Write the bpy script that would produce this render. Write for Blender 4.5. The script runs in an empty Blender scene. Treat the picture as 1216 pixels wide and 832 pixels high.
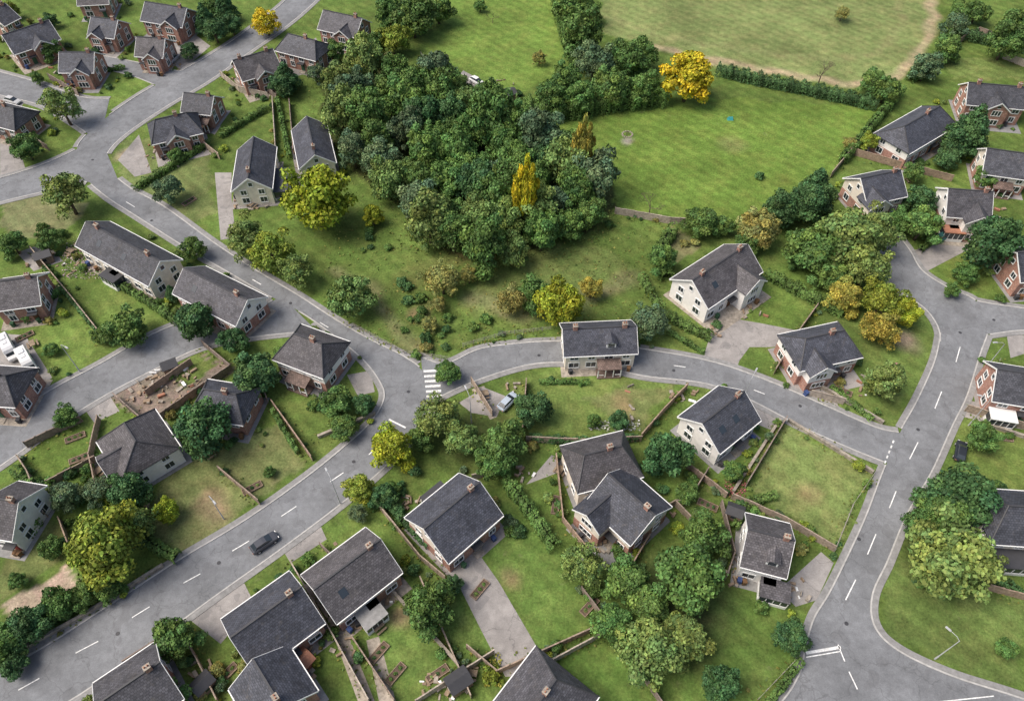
import bpy, math, random, bmesh
import numpy as np
from mathutils import Vector, Matrix
random.seed(11); rng=np.random.default_rng(11)
scene=bpy.context.scene
# ---------------------------------------------------------------- survey: photo measurement -> ground metres
CAMH=107.0; TH=math.radians(51); FPX=900.0
S,C=math.sin(TH),math.cos(TH)
def P(u,v,z=0.0):
    x=u-608; y=v-416; t=(CAMH-z)/(FPX*S+y*C)
    return (x*t,(FPX*C-y*S)*t)
def scl(v,z=0): return (FPX*S+(v-416)*C)/(CAMH-z)
# ---------------------------------------------------------------- materials
def newmat(name):
    m=bpy.data.materials.new(name); m.use_nodes=True
    nt=m.node_tree; b=nt.nodes['Principled BSDF']; b.inputs['Roughness'].default_value=0.85
    b.inputs['Specular IOR Level'].default_value=0.3
    return m,nt,b
def N(nt,t,**k):
    n=nt.nodes.new(t)
    for a,b in k.items(): setattr(n,a,b)
    return n
def noise(nt,vec,scale,detail=4,rough=0.6):
    n=N(nt,'ShaderNodeTexNoise'); n.inputs['Scale'].default_value=scale; n.inputs['Detail'].default_value=detail
    n.inputs['Roughness'].default_value=rough; nt.links.new(vec,n.inputs['Vector']); return n.outputs['Fac']
def maprange(nt,val,a,b,c,d):
    n=N(nt,'ShaderNodeMapRange'); nt.links.new(val,n.inputs[0])
    for i,x in enumerate((a,b,c,d)): n.inputs[i+1].default_value=x
    return n.outputs[0]
def mixc(nt,fac,a,b,mode='MIX'):
    n=N(nt,'ShaderNodeMix',data_type='RGBA',blend_type=mode)
    for s,v in ((n.inputs[0],fac),(n.inputs[6],a),(n.inputs[7],b)):
        if isinstance(v,(int,float)): s.default_value=v
        elif isinstance(v,tuple): s.default_value=(*v,1) if len(v)==3 else v
        else: nt.links.new(v,s)
    return n.outputs[2]
def mul(nt,a,b):
    n=N(nt,'ShaderNodeMath',operation='MULTIPLY')
    for i,v in enumerate((a,b)):
        if isinstance(v,(int,float)): n.inputs[i].default_value=v
        else: nt.links.new(v,n.inputs[i])
    return n.outputs[0]
def scalecol(nt,col,fac):
    n=N(nt,'ShaderNodeVectorMath',operation='SCALE'); 
    if isinstance(col,tuple): n.inputs[0].default_value=col
    else: nt.links.new(col,n.inputs[0])
    if isinstance(fac,(int,float)): n.inputs['Scale'].default_value=fac
    else: nt.links.new(fac,n.inputs['Scale'])
    return n.outputs[0]
def bump(nt,b,h,st,dist):
    n=N(nt,'ShaderNodeBump'); n.inputs['Strength'].default_value=st; n.inputs['Distance'].default_value=dist
    nt.links.new(h,n.inputs['Height']); nt.links.new(n.outputs[0],b.inputs['Normal'])
def geo(nt): return N(nt,'ShaderNodeNewGeometry').outputs['Position']
def objcol(nt): return N(nt,'ShaderNodeObjectInfo').outputs['Color']
def uv(nt): return N(nt,'ShaderNodeTexCoord').outputs['UV']

def mat_ground():
    m,nt,b=newmat('grass_ground'); g=geo(nt)
    a=N(nt,'ShaderNodeAttribute',attribute_name='col').outputs['Color']
    n1=noise(nt,g,0.07,3); n2=noise(nt,g,0.5,4,0.75); n3=noise(nt,g,2.6,3,0.8)
    wv=N(nt,'ShaderNodeTexWave',wave_type='BANDS',bands_direction='DIAGONAL'); nt.links.new(g,wv.inputs['Vector']); wv.inputs['Scale'].default_value=.17; wv.inputs['Distortion'].default_value=1.6; wv.inputs['Detail'].default_value=2; wv.inputs['Detail Scale'].default_value=.3
    f=mul(nt,mul(nt,maprange(nt,n1,.3,.7,.74,1.28),maprange(nt,n2,.25,.75,.64,1.36)),maprange(nt,n3,.25,.75,.56,1.44))
    f=mul(nt,f,maprange(nt,wv.outputs['Fac'],.2,.8,.93,1.07))
    c=scalecol(nt,a,f)
    dry=maprange(nt,noise(nt,g,0.22,5,0.75),.44,.70,0,.8)
    c2=mixc(nt,dry,c,mixc(nt,1.0,c,(1.42,1.08,1.3),'MULTIPLY'))
    bare=maprange(nt,noise(nt,g,0.33,6,0.72),.62,.76,0,.55)
    c3=mixc(nt,bare,c2,(0.24,0.215,0.125))
    nt.links.new(c3,b.inputs['Base Color']); bump(nt,b,n3,0.6,0.15); b.inputs['Specular IOR Level'].default_value=0.1
    return m
def mat_asphalt(name='asphalt',base=(0.198,0.205,0.215)):
    m,nt,b=newmat(name); g=geo(nt)
    n1=noise(nt,g,0.12,3); n2=noise(nt,g,0.8,5,0.78); n3=noise(nt,g,9,2)
    f=mul(nt,mul(nt,maprange(nt,n1,.3,.7,.78,1.2),maprange(nt,n2,.3,.7,.80,1.18)),maprange(nt,n3,.2,.8,.80,1.2))
    c=scalecol(nt,base,f)
    v=N(nt,'ShaderNodeTexVoronoi',feature='DISTANCE_TO_EDGE'); v.inputs['Scale'].default_value=0.16
    d=N(nt,'ShaderNodeVectorMath',operation='ADD'); nt.links.new(g,d.inputs[0])
    nn=N(nt,'ShaderNodeTexNoise'); nn.inputs['Scale'].default_value=.6; nt.links.new(g,nn.inputs['Vector'])
    sc=scalecol(nt,nn.outputs['Color'],2.5); nt.links.new(sc,d.inputs[1]); nt.links.new(d.outputs[0],v.inputs['Vector'])
    crack=maprange(nt,v.outputs['Distance'],0.0,0.014,.4,0)
    patch=maprange(nt,noise(nt,g,0.3,1),.62,.63,0,.3)
    c=mixc(nt,patch,c,(0.12,0.12,0.125)); c=mixc(nt,crack,c,(0.07,0.07,0.07))
    nt.links.new(c,b.inputs['Base Color']); bump(nt,b,n3,.3,.02)
    return m
def mat_simple(name,base,var=.2,sc=2.0,rough=.85,obj=False):
    m,nt,b=newmat(name); g=geo(nt)
    f=mul(nt,maprange(nt,noise(nt,g,sc,3,.7),.3,.7,1-var,1+var),maprange(nt,noise(nt,g,sc*.15,2),.3,.7,1-var*.5,1+var*.5))
    c=scalecol(nt,objcol(nt) if obj else base,f); nt.links.new(c,b.inputs['Base Color']); b.inputs['Roughness'].default_value=rough
    return m
def mat_slate():
    m,nt,b=newmat('slate_roof'); u=uv(nt); g=geo(nt); oc=objcol(nt)
    br=N(nt,'ShaderNodeTexBrick'); nt.links.new(u,br.inputs['Vector'])
    br.inputs['Color1'].default_value=(.70,.70,.70,1); br.inputs['Color2'].default_value=(1.3,1.3,1.3,1); br.inputs['Mortar'].default_value=(.5,.5,.5,1)
    br.inputs['Scale'].default_value=1; br.inputs['Brick Width'].default_value=.42; br.inputs['Row Height'].default_value=.34; br.inputs['Mortar Size'].default_value=.03
    c=mixc(nt,1.0,oc,br.outputs['Color'],'MULTIPLY')
    f=mul(nt,maprange(nt,noise(nt,g,.35,4,.7),.3,.7,.72,1.3),maprange(nt,noise(nt,g,4,3,.7),.3,.7,.74,1.26))
    c=scalecol(nt,c,f)
    moss=maprange(nt,noise(nt,g,.8,5,.78),.55,.74,0,.5); c=mixc(nt,moss,c,(.14,.125,.11))
    nt.links.new(c,b.inputs['Base Color']); b.inputs['Roughness'].default_value=.65; bump(nt,b,br.outputs['Fac'],-.5,.04)
    return m
def mat_brick():
    m,nt,b=newmat('brick_wall'); u=uv(nt); g=geo(nt)
    br=N(nt,'ShaderNodeTexBrick'); nt.links.new(u,br.inputs['Vector'])
    br.inputs['Color1'].default_value=(.28,.105,.072,1); br.inputs['Color2'].default_value=(.42,.20,.145,1); br.inputs['Mortar'].default_value=(.44,.37,.32,1)
    br.inputs['Scale'].default_value=1; br.inputs['Brick Width'].default_value=.25; br.inputs['Row Height'].default_value=.09; br.inputs['Mortar Size'].default_value=.01
    c=scalecol(nt,br.outputs['Color'],mul(nt,maprange(nt,noise(nt,g,.8,4,.75),.3,.7,.68,1.3),maprange(nt,noise(nt,g,5,2,.7),.3,.7,.8,1.2))); nt.links.new(c,b.inputs['Base Color']); return m
def mat_leaf():
    m,nt,b=newmat('foliage')
    c=mixc(nt,1.0,objcol(nt),N(nt,'ShaderNodeAttribute',attribute_name='tint').outputs['Color'],'MULTIPLY')
    nt.links.new(c,b.inputs['Base Color']); b.inputs['Roughness'].default_value=.6; b.inputs['Specular IOR Level'].default_value=.2
    return m
M={}
M['ground']=mat_ground(); M['asphalt']=mat_asphalt(); M['concrete']=mat_asphalt('concrete_drive',(0.31,0.29,0.275))
M['pave']=mat_simple('pavement',(.26,.256,.25),.2,1.5); M['kerb']=mat_simple('kerb_stone',(.44,.43,.41),.2,1.2)
M['paint']=mat_simple('road_paint',(.75,.75,.73),.3,3); M['slate']=mat_slate(); M['brick']=mat_brick()
M['white']=mat_simple('white_render',(.82,.79,.75),.08,1.0); M['cream']=mat_simple('cream_render',(.75,.68,.58),.12,1.0)
M['trim']=mat_simple('white_trim',(.83,.83,.81),.05,2,.5); M['dark']=mat_simple('dark_trim',(.06,.06,.065),.1,2,.5)
M['wood']=mat_simple('wood_fence',(0.2,0.14,0.1),.35,2.5,.85,True); M['stone']=mat_simple('stone_wall',(.33,.29,.24),.4,1.6); M['soil']=mat_simple('garden_soil',(.12,.085,.06),.35,2.5)
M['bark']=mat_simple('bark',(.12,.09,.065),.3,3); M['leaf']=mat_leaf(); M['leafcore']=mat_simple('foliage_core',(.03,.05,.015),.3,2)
M['paintcar']=mat_simple('car_paint',(1,1,1),.02,1,.25,True); M['metal']=mat_simple('galvanised_metal',(.45,.46,.47),.1,2,.45)
M['rubber']=mat_simple('tyre_rubber',(.02,.02,.02),.1,4); M['pot']=mat_simple('terracotta',(.36,.17,.11),.2,4); M['obj']=mat_simple('painted',(1,1,1),.2,2,.8,True)
m,nt,b=newmat('window_glass'); b.inputs['Base Color'].default_value=(.035,.045,.055,1); b.inputs['Roughness'].default_value=.08; b.inputs['Specular IOR Level'].default_value=.8; M['glass']=m
m,nt,b=newmat('pool_water'); b.inputs['Base Color'].default_value=(.04,.13,.17,1); b.inputs['Roughness'].default_value=.05
bump(nt,b,noise(nt,geo(nt),2,3),.3,.05); M['water']=m
# ---------------------------------------------------------------- mesh builder
class MB:
    def __init__(s): s.v=[]; s.f=[]; s.m=[]
    def add(s,vs,fs,mat=0):
        o=len(s.v); s.v+= [tuple(p) for p in vs]
        for f in fs: s.f.append([o+i for i in f]); s.m.append(mat)
    def box(s,x0,x1,y0,y1,z0,z1,mat=0,tx=0,ty=0):
        if x0>x1:x0,x1=x1,x0
        if y0>y1:y0,y1=y1,y0
        s.add([(x0,y0,z0),(x1,y0,z0),(x1,y1,z0),(x0,y1,z0),(x0+tx,y0+ty,z1),(x1-tx,y0+ty,z1),(x1-tx,y1-ty,z1),(x0+tx,y1-ty,z1)],
              [(3,2,1,0),(4,5,6,7),(0,1,5,4),(1,2,6,5),(2,3,7,6),(3,0,4,7)],mat)
    def seg(s,p,q,t,z0,z1,mat=0):
        dx,dy=q[0]-p[0],q[1]-p[1]; l=math.hypot(dx,dy) or 1; nx,ny=-dy/l*t/2,dx/l*t/2
        b=[(p[0]-nx,p[1]-ny),(q[0]-nx,q[1]-ny),(q[0]+nx,q[1]+ny),(p[0]+nx,p[1]+ny)]
        s.add([(x,y,z0) for x,y in b]+[(x,y,z1) for x,y in b],[(3,2,1,0),(4,5,6,7),(0,1,5,4),(1,2,6,5),(2,3,7,6),(3,0,4,7)],mat)
    def tube(s,p,q,r0,r1,n=7,mat=0):
        p,q=Vector(p),Vector(q); d=(q-p).normalized(); a=d.orthogonal().normalized(); b=d.cross(a)
        vs=[]
        for c,r in ((p,r0),(q,r1)):
            for i in range(n): t=2*math.pi*i/n; vs.append(c+a*math.cos(t)*r+b*math.sin(t)*r)
        s.add(vs,[(i,(i+1)%n,n+(i+1)%n,n+i) for i in range(n)]+[tuple(range(n,2*n)),tuple(range(n-1,-1,-1))],mat)
    def prismx(s,prof,x0,x1,mat=0):
        n=len(prof); vs=[(x0,y,z) for y,z in prof]+[(x1,y,z) for y,z in prof]
        s.add(vs,[(i,(i+1)%n,n+(i+1)%n,n+i) for i in range(n)]+[tuple(range(n-1,-1,-1)),tuple(range(n,2*n))],mat)
    def prismy(s,prof,y0,y1,mat=0):
        n=len(prof); vs=[(x,y0,z) for x,z in prof]+[(x,y1,z) for x,z in prof]
        s.add(vs,[(i,n+i,n+(i+1)%n,(i+1)%n) for i in range(n)]+[tuple(range(n)),tuple(range(2*n-1,n-1,-1))],mat)
    def poly(s,pts,z0,z1,mat=0):
        n=len(pts); s.add([(x,y,z0) for x,y in pts]+[(x,y,z1) for x,y in pts],[tuple(range(n,2*n))]+[(i,(i+1)%n,n+(i+1)%n,n+i) for i in range(n)],mat)
    def build(s,name,mats,parent=None,loc=(0,0,0),rot=0,color=None,smooth=False,fixn=True):
        me=bpy.data.meshes.new(name); me.from_pydata(s.v,[],s.f)
        for k in mats: me.materials.append(M[k])
        me.polygons.foreach_set('material_index',s.m)
        if fixn:
            bm=bmesh.new(); bm.from_mesh(me); bmesh.ops.recalc_face_normals(bm,faces=bm.faces); bm.to_mesh(me); bm.free()
        if 'slate' in mats or 'brick' in mats:
            ul=me.uv_layers.new(name='UVMap'); 
            for p in me.polygons:
                n=p.normal; t=Vector((-n.y,n.x,0))
                t=t.normalized() if t.length>1e-3 else Vector((1,0,0)); bb=n.cross(t)
                for li in p.loop_indices:
                    co=me.vertices[me.loops[li].vertex_index].co; ul.data[li].uv=(co.dot(t),co.dot(bb))
        me.update(); o=bpy.data.objects.new(name,me); scene.collection.objects.link(o)
        if parent: o.parent=parent
        o.location=loc; o.rotation_euler=(0,0,rot)
        if color: o.color=(*color,1)
        return o
def inst(name,me,x,y,z,s,rot,color,sz=None):
    o=bpy.data.objects.new(name,me); scene.collection.objects.link(o); o.location=(x,y,z); o.scale=(s,s,sz or s); o.rotation_euler=(0,0,rot)
    o.color=(*color,1); return o
def pip(x,y,poly):
    x=np.asarray(x,float); y=np.asarray(y,float); ins=np.zeros(x.shape,bool); n=len(poly); j=n-1
    for i in range(n):
        xi,yi=poly[i]; xj,yj=poly[j]
        if yi!=yj: ins^=((yi>y)!=(yj>y))&(x<(xj-xi)*(y-yi)/(yj-yi)+xi)
        j=i
    return ins
def sp(x,y,poly):
    ins=False; xj,yj=poly[-1]
    for xi,yi in poly:
        if (yi>y)!=(yj>y) and x<(xj-xi)*(y-yi)/(yj-yi)+xi: ins=not ins
        xj,yj=xi,yi
    return ins
def cr(pts,n=8):
    out=[]; p=[np.array(a,float) for a in pts]; p=[2*p[0]-p[1]]+p+[2*p[-1]-p[-2]]
    for i in range(1,len(p)-2):
        for k in range(n):
            t=k/n; a,b,c,d=p[i-1],p[i],p[i+1],p[i+2]
            out.append(.5*((2*b)+(-a+c)*t+(2*a-5*b+4*c-d)*t*t+(-a+3*b-3*c+d)*t**3))
    out.append(p[-2]); return out
# ---------------------------------------------------------------- roads
ROADS={
'A':[((-160,905),(-100,990)),((-70,835),(-5,905)),((0,797),(55,850)),((60,764),(112,812)),((150,706),(190,755)),((215,664),(255,707)),((290,619),(328,655)),((360,570),(395,605)),((410,530),(450,560)),((442,500),(488,520)),((457,472),(512,480)),((450,450),(505,445)),((430,425),(480,424)),((397,398),(440,404)),((360,372),(400,381)),((318,350),(352,350)),((270,322),(300,319)),((220,293),(250,286)),((165,258),(195,246)),((125,232),(152,222)),((97,205),(126,197)),((92,175),(130,178)),((120,145),(155,155)),((165,113),(200,125)),((215,85),(250,95)),((262,58),(295,63)),((305,28),(338,33)),((340,0),(372,4)),((372,-40),(410,-35))],
'C':[((-120,575),(-120,630)),((0,502),(0,553)),((60,464),(60,510)),((120,432),(120,472)),((180,398),(180,440)),((235,378),(240,412)),((290,372),(300,400)),((335,352),(375,392))],
'D':[((-80,232),(-80,262)),((0,212),(0,240)),((50,196),(50,228)),((90,178),(98,216)),((118,160),(145,225))],
'E':[((-60,70),(-60,100)),((0,86),(0,113)),((50,100),(50,126)),((98,116),(92,150)),((130,118),(118,170))],
'F':[((105,64),(103,78)),((160,74),(156,90)),((205,84),(196,106)),((222,84),(212,112))],
'B':[((500,425),(505,480)),((530,432),(536,464)),((570,415),(575,448)),((620,408),(622,434)),((660,406),(660,430)),((710,408),(710,434)),((770,416),(765,446)),((845,430),(838,455)),((910,452),(890,474)),((975,480),(950,505)),((1040,508),(1010,532)),((1075,515),(1055,550))],
'G':[((860,900),(1420,905)),((925,838),(1225,834)),((950,800),(1130,803)),((957,770),(1065,772)),((967,735),(1037,742)),((985,705),(1035,705)),((1005,665),(1053,665)),((1028,615),(1076,610)),((1047,565),(1105,560)),((1068,515),(1130,505)),((1090,475),(1147,470)),((1110,430),(1163,420)),((1117,398),(1172,394)),((1117,385),(1172,375))],
'J':[((1030,312),(1065,278)),((1047,330),(1080,298)),((1070,347),(1095,322)),((1098,366),(1127,343)),((1114,388),(1155,355)),((1118,412),(1172,374))],
'H':[((1120,344),(1120,396)),((1160,358),(1168,397)),((1225,368),(1225,392)),((1320,380),(1320,402))],
}
road_polys={}; road_pairs={}
for k,prs in ROADS.items():
    L=cr([P(*a) for a,b in prs]); R=cr([P(*b) for a,b in prs]); road_pairs[k]=(L,R)
    road_polys[k]=[tuple(map(float,p)) for p in L]+[tuple(map(float,p)) for p in R[::-1]]
def in_road(x,y,skip=None):
    return any(sp(x,y,pl) for k,pl in road_polys.items() if k!=skip)
for i,(k,(L,R)) in enumerate(road_pairs.items()):
    mb=MB(); z=.02+.005*i; kz=.125+.004*i; pz=.085+.003*i
    for a in range(len(L)-1):
        sub=3
        for q in range(sub):
            t0,t1=q/sub,(q+1)/sub
            pts=[L[a]*(1-t0)+R[a]*t0,L[a]*(1-t1)+R[a]*t1,L[a+1]*(1-t1)+R[a+1]*t1,L[a+1]*(1-t0)+R[a+1]*t0]
            mb.add([(p[0],p[1],z) for p in pts],[(0,1,2,3)])
    o=mb.build('road',['asphalt'])
    mk=MB(); mp=MB()
    for side,E,O in ((0,L,R),(1,R,L)):
        n=len(E); pts=[]
        for a in range(n):
            t=E[min(a+1,n-1)]-E[max(a-1,0)]; t/= (np.linalg.norm(t) or 1); nn=np.array([-t[1],t[0]])
            if np.dot(nn,E[a]-O[a])<0: nn=-nn
            pts.append((E[a],E[a]+nn*.22,E[a]+nn*1.1))
        br=[in_road(*map(float,p[1]),skip=k) for p in pts]; br2=[in_road(*map(float,p[2]),skip=k) for p in pts]
        for a in range(n-1):
            if not(br[a] or br[a+1]):
                (i0,o0,_),(i1,o1,_)=pts[a],pts[a+1]
                mk.add([(*i0,0),(*i1,0),(*i1,kz),(*i0,kz),(*o1,kz),(*o0,kz),(*o1,0),(*o0,0)],[(0,1,2,3),(3,2,4,5),(5,4,6,7)])
                if not(br2[a] or br2[a+1]) and k not in('F',):
                    p0,p1=pts[a][2],pts[a+1][2]
                    mp.add([(*o0,pz),(*o1,pz),(*p1,pz),(*p0,pz),(*p1,0),(*p0,0)],[(0,1,2,3),(3,2,4,5)])
    mk.build('kerb',['kerb'])
    if mp.f: mp.build('pavement',['pave'])
mb=MB()
def dash(a,b,w=.16):
    mb.seg(P(*a),P(*b),w,.066,.070)
for a,b in [((22,819),(47,805)),((90,775),(117,761)),((157,733),(178,720)),((218,692),(238,681)),((276,654),(296,642)),((334,613),(352,601)),((392,572),(408,561)),((438,540),(450,528)),((150,240),(160,246)),((230,290),(240,296)),((300,332),(310,338)),((380,383),(390,389)),
            ((1004,712),(1016,688)),((1030,658),(1040,634)),((1056,603),(1064,583)),((1080,545),(1090,525)),((1110,485),(1118,465)),((1135,430),(1140,412)),((995,765),(1003,785)),((1008,797),(1018,818)),((895,463),(908,468)),((800,434),(814,436))]: dash(a,b)
for y in range(441,475,6): dash((503+(y-441)*.12,y),(521+(y-441)*.12,y-1),.5)
dash((957,775),(998,768),.4); dash((957,780),(998,773),.15)
for t in range(6): dash((1048+t*2.4,556-t*6),(1049.2+t*2.4,553-t*6),.25)
dash((462,498),(482,508),.3); dash((1030,842),(1180,826),.15)
for t in range(5): dash((1120+t*1.5,545-t*6),(1121+t*1.5,542-t*6),.2)
mb.build('road_markings',['paint'],fixn=False)
mb=MB()
for u,v in [(140,752),(260,668),(420,548),(485,465),(345,360),(180,262),(640,422),(800,440),(950,482),(1020,640),(1090,510),(1140,395),(1005,740),(110,190),(1180,380),(300,40)]:
    x,y=P(u,v); mb.poly([(x+.3*math.cos(a*.5236),y+.3*math.sin(a*.5236)) for a in range(12)],.062,.0655)
mb.build('manhole_covers',['dark'],fixn=False)
# ---------------------------------------------------------------- ground sheet
LB=(.095,.150,.034)
REG=[
([(700,-60),(1120,-60),(1108,40),(1078,88),(1020,105),(850,78),(800,65),(720,40)],(.155,.200,.070)),
([(620,145),(790,112),(1045,128),(1000,190),(960,235),(860,268),(720,248),(690,170)],(.115,.188,.036)),
([(500,75),(550,-50),(680,-50),(665,90),(610,112),(560,85)],(.122,.195,.040)),
([(370,330),(480,280),(730,255),(800,300),(785,392),(640,395),(540,425),(460,410)],(.095,.147,.034)),
([(560,300),(700,290),(760,320),(700,370),(560,380)],(.115,.162,.045)),
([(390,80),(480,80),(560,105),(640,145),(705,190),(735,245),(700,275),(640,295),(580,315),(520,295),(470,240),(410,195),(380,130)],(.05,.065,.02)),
([(890,575),(930,500),(1035,560),(990,648)],(.14,.185,.058)),
([(185,565),(330,500),(368,548),(215,660),(170,640)],(.148,.178,.065)),
([(0,235),(60,225),(110,240),(60,290),(0,270)],(.155,.175,.078)),
([(60,100),(150,75),(195,100),(140,130),(100,120)],(.11,.175,.038)),
([(0,620),(60,590),(80,660),(0,720)],(.12,.15,.05)),
([(30,390),(80,345),(125,405),(75,455)],(.115,.175,.04)),
([(25,540),(80,495),(115,540),(60,575)],(.09,.145,.03)),
([(130,468),(235,407),(275,440),(178,506)],(.20,.17,.13)),
([(195,430),(240,412),(262,435),(215,460)],(.11,.16,.04)),
([(0,722),(85,668),(95,690),(10,740)],(.33,.27,.2)),
([(430,690),(500,650),(600,770),(520,820),(450,800)],(.10,.160,.038)),
([(560,625),(620,590),(700,740),(640,775)],(.095,.158,.036)),
([(620,540),(690,540),(700,620),(640,620)],(.088,.142,.032)),
([(600,445),(800,445),(770,515),(600,515)],(.122,.175,.045)),
([(690,470),(800,455),(760,515)],(.142,.172,.06)),
([(660,790),(715,755),(770,832),(690,850)],(.09,.158,.034)),
([(820,690),(900,700),(950,760),(900,850),(800,850)],(.09,.150,.034)),
([(1040,700),(1100,640),(1216,700),(1216,820),(1060,760)],(.105,.155,.042)),
([(1130,490),(1216,510),(1216,590),(1140,570)],(.12,.172,.042)),
([(880,345),(925,340),(960,365),(930,390),(885,380)],(.112,.178,.038)),
([(960,370),(1105,370),(1105,430),(1050,515),(975,480),(1030,440)],(.108,.162,.04)),
([(1090,300),(1160,290),(1216,300),(1216,355),(1150,345)],(.11,.165,.037)),
([(1120,65),(1216,75),(1216,95),(1130,95)],(.13,.18,.05)),
([(150,165),(250,170),(255,255),(220,265),(140,215)],(.125,.165,.055)),
([(800,270),(830,290),(800,320),(790,300)],(.15,.16,.07)),
([(790,385),(850,395),(830,425),(760,410)],(.12,.17,.042)),
([(100,330),(150,350),(200,390),(140,400)],(.12,.175,.042)),
([(320,480),(430,470),(450,490),(400,535),(370,545)],(.10,.150,.036)),
]
xs=np.concatenate([[-4000,-1500,-600,-320],np.arange(-190,190.1,.8),[320,600,1500,4000]])
ys=np.concatenate([[-3000,-800,-200,-40],np.arange(8,260.1,.8),[400,800,2000,6000]])
X,Y=np.meshgrid(xs,ys); nx,ny=len(xs),len(ys)
wx=X+.7*np.sin(Y*.6+1.3*np.sin(X*.31)); wy=Y+.7*np.sin(X*.53+1.1*np.sin(Y*.41))
col=np.tile(np.array(LB),(ny,nx,1))
far=np.hypot(X,Y-120)>200; col[far]=(.09,.14,.035)
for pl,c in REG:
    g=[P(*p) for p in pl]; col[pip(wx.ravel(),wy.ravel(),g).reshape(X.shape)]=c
col*=1.08
def paintline(pts,w,c,alpha=1.0):
    g=[np.array(P(*p)) for p in pts]; g=cr(g,6); d=np.full(X.shape,1e9)
    for a,b in zip(g[:-1],g[1:]):
        ab=b-a; l=(ab@ab) or 1; t=np.clip(((wx-a[0])*ab[0]+(wy-a[1])*ab[1])/l,0,1); d=np.minimum(d,np.hypot(wx-a[0]-ab[0]*t,wy-a[1]-ab[1]*t))
    f=np.clip(1.4-d/w,0,1)[...,None]*alpha; col[:]=col*(1-f)+np.array(c)*f
paintline([(780,55),(830,70),(870,75),(935,88),(1020,100),(1068,86),(1098,52),(1108,15),(1092,-20)],1.6,(.33,.29,.17),.9)
paintline([(720,20),(790,45),(860,55),(950,68),(1030,65),(1070,30),(1060,-10)],1.5,(.22,.24,.10),.5)
paintline([(560,350),(620,372),(700,350),(760,330)],2.2,(.20,.19,.10),.5)
paintline([(480,330),(560,300),(640,305)],2.5,(.17,.18,.06),.5)
paintline([(400,320),(440,345),(470,390),(500,415)],1.6,(.20,.19,.10),.5)
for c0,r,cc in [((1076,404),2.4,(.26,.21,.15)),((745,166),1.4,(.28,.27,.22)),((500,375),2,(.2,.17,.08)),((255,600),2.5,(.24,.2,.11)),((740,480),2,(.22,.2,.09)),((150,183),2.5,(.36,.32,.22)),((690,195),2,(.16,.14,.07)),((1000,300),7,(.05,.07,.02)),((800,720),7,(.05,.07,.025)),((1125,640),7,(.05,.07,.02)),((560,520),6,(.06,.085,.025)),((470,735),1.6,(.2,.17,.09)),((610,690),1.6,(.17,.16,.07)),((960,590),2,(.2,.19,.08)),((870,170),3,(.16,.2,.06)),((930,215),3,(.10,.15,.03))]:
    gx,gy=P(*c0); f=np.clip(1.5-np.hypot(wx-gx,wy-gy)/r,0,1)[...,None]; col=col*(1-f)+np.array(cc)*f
me=bpy.data.meshes.new('ground')
idx=np.arange(nx*ny).reshape(ny,nx); q=np.stack([idx[:-1,:-1],idx[:-1,1:],idx[1:,1:],idx[1:,:-1]],-1).reshape(-1,4)
me.vertices.add(nx*ny); me.vertices.foreach_set('co',np.stack([X,Y,np.zeros_like(X)],-1).astype('f4').ravel())
me.loops.add(q.size); me.loops.foreach_set('vertex_index',q.ravel().astype('i4')); me.polygons.add(len(q)); me.polygons.foreach_set('loop_start',(np.arange(len(q))*4).astype('i4'))
me.update(); me.validate()
at=me.color_attributes.new('col','FLOAT_COLOR','POINT'); at.data.foreach_set('color',np.concatenate([col,np.ones((ny,nx,1))],-1).astype('f4').ravel())
me.materials.append(M['ground']); go=bpy.data.objects.new('ground',me); scene.collection.objects.link(go)
# ---------------------------------------------------------------- driveways
drive_polys=[]
def drive(pts,mat='concrete',name='driveway',z=.014):
    g=[P(*p) for p in pts]; drive_polys.append(g); m_=MB(); m_.poly(g,0,z); m_.build(name,[mat])
for pl in [[(525,655),(560,645),(592,690),(640,772),(643,800),(600,803),(570,745),(545,695)],
 [(845,393),(870,378),(905,384),(945,392),(940,410),(915,412),(890,412),(878,428),(872,445),(833,440),(838,415)],
 [(240,715),(288,688),(302,716),(262,764),(225,735)],[(95,478),(125,462),(142,488),(112,502)],
 [(328,640),(375,612),(388,640),(345,668)],[(-10,395),(30,398),(62,448),(30,475),(-10,470)],
 [(412,445),(440,440),(445,465),(425,470)],[(1158,292),(1110,290),(1075,300),(1062,318),(1095,325)],
 [(560,640),(540,610),(525,640)],[(925,700),(975,655),(990,668),(970,712),(945,720)],[(545,478),(575,460),(600,470),(590,495),(560,490)],
 [(880,470),(900,480),(925,495),(915,510),(890,500)],[(930,440),(975,440),(1000,490),(985,500),(940,470)],[(255,205),(262,285),(280,282),(275,235),(275,205)],
 [(165,160),(180,205),(160,210),(140,190)],[(240,140),(262,150),(255,160),(230,150)],[(0,170),(20,165),(30,200),(0,212)],[(1195,395),(1216,398),(1216,420),(1200,425)],
 [(1150,475),(1216,490),(1216,510),(1145,495)],[(0,110),(30,120),(20,135),(-10,130)],[(195,65),(230,40),(250,55),(215,85)],[(375,45),(390,70),(370,85),(340,95),(320,85)],
 [(550,84),(590,105),(600,120),(580,118),(540,95)],[(625,575),(655,540),(675,548),(665,560)],[(690,640),(735,650),(720,672),(690,665)],[(1180,630),(1230,640),(1230,665),(1190,655)],[(20,300),(55,288),(75,310),(40,322)]]: drive(pl)
for pl in [[(560,462),(575,458),(590,495),(582,498)],[(435,760),(450,755),(470,832),(450,832)],[(385,725),(400,720),(445,832),(425,832)]]: drive(pl,'stone','gravel_path',.01)
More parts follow.
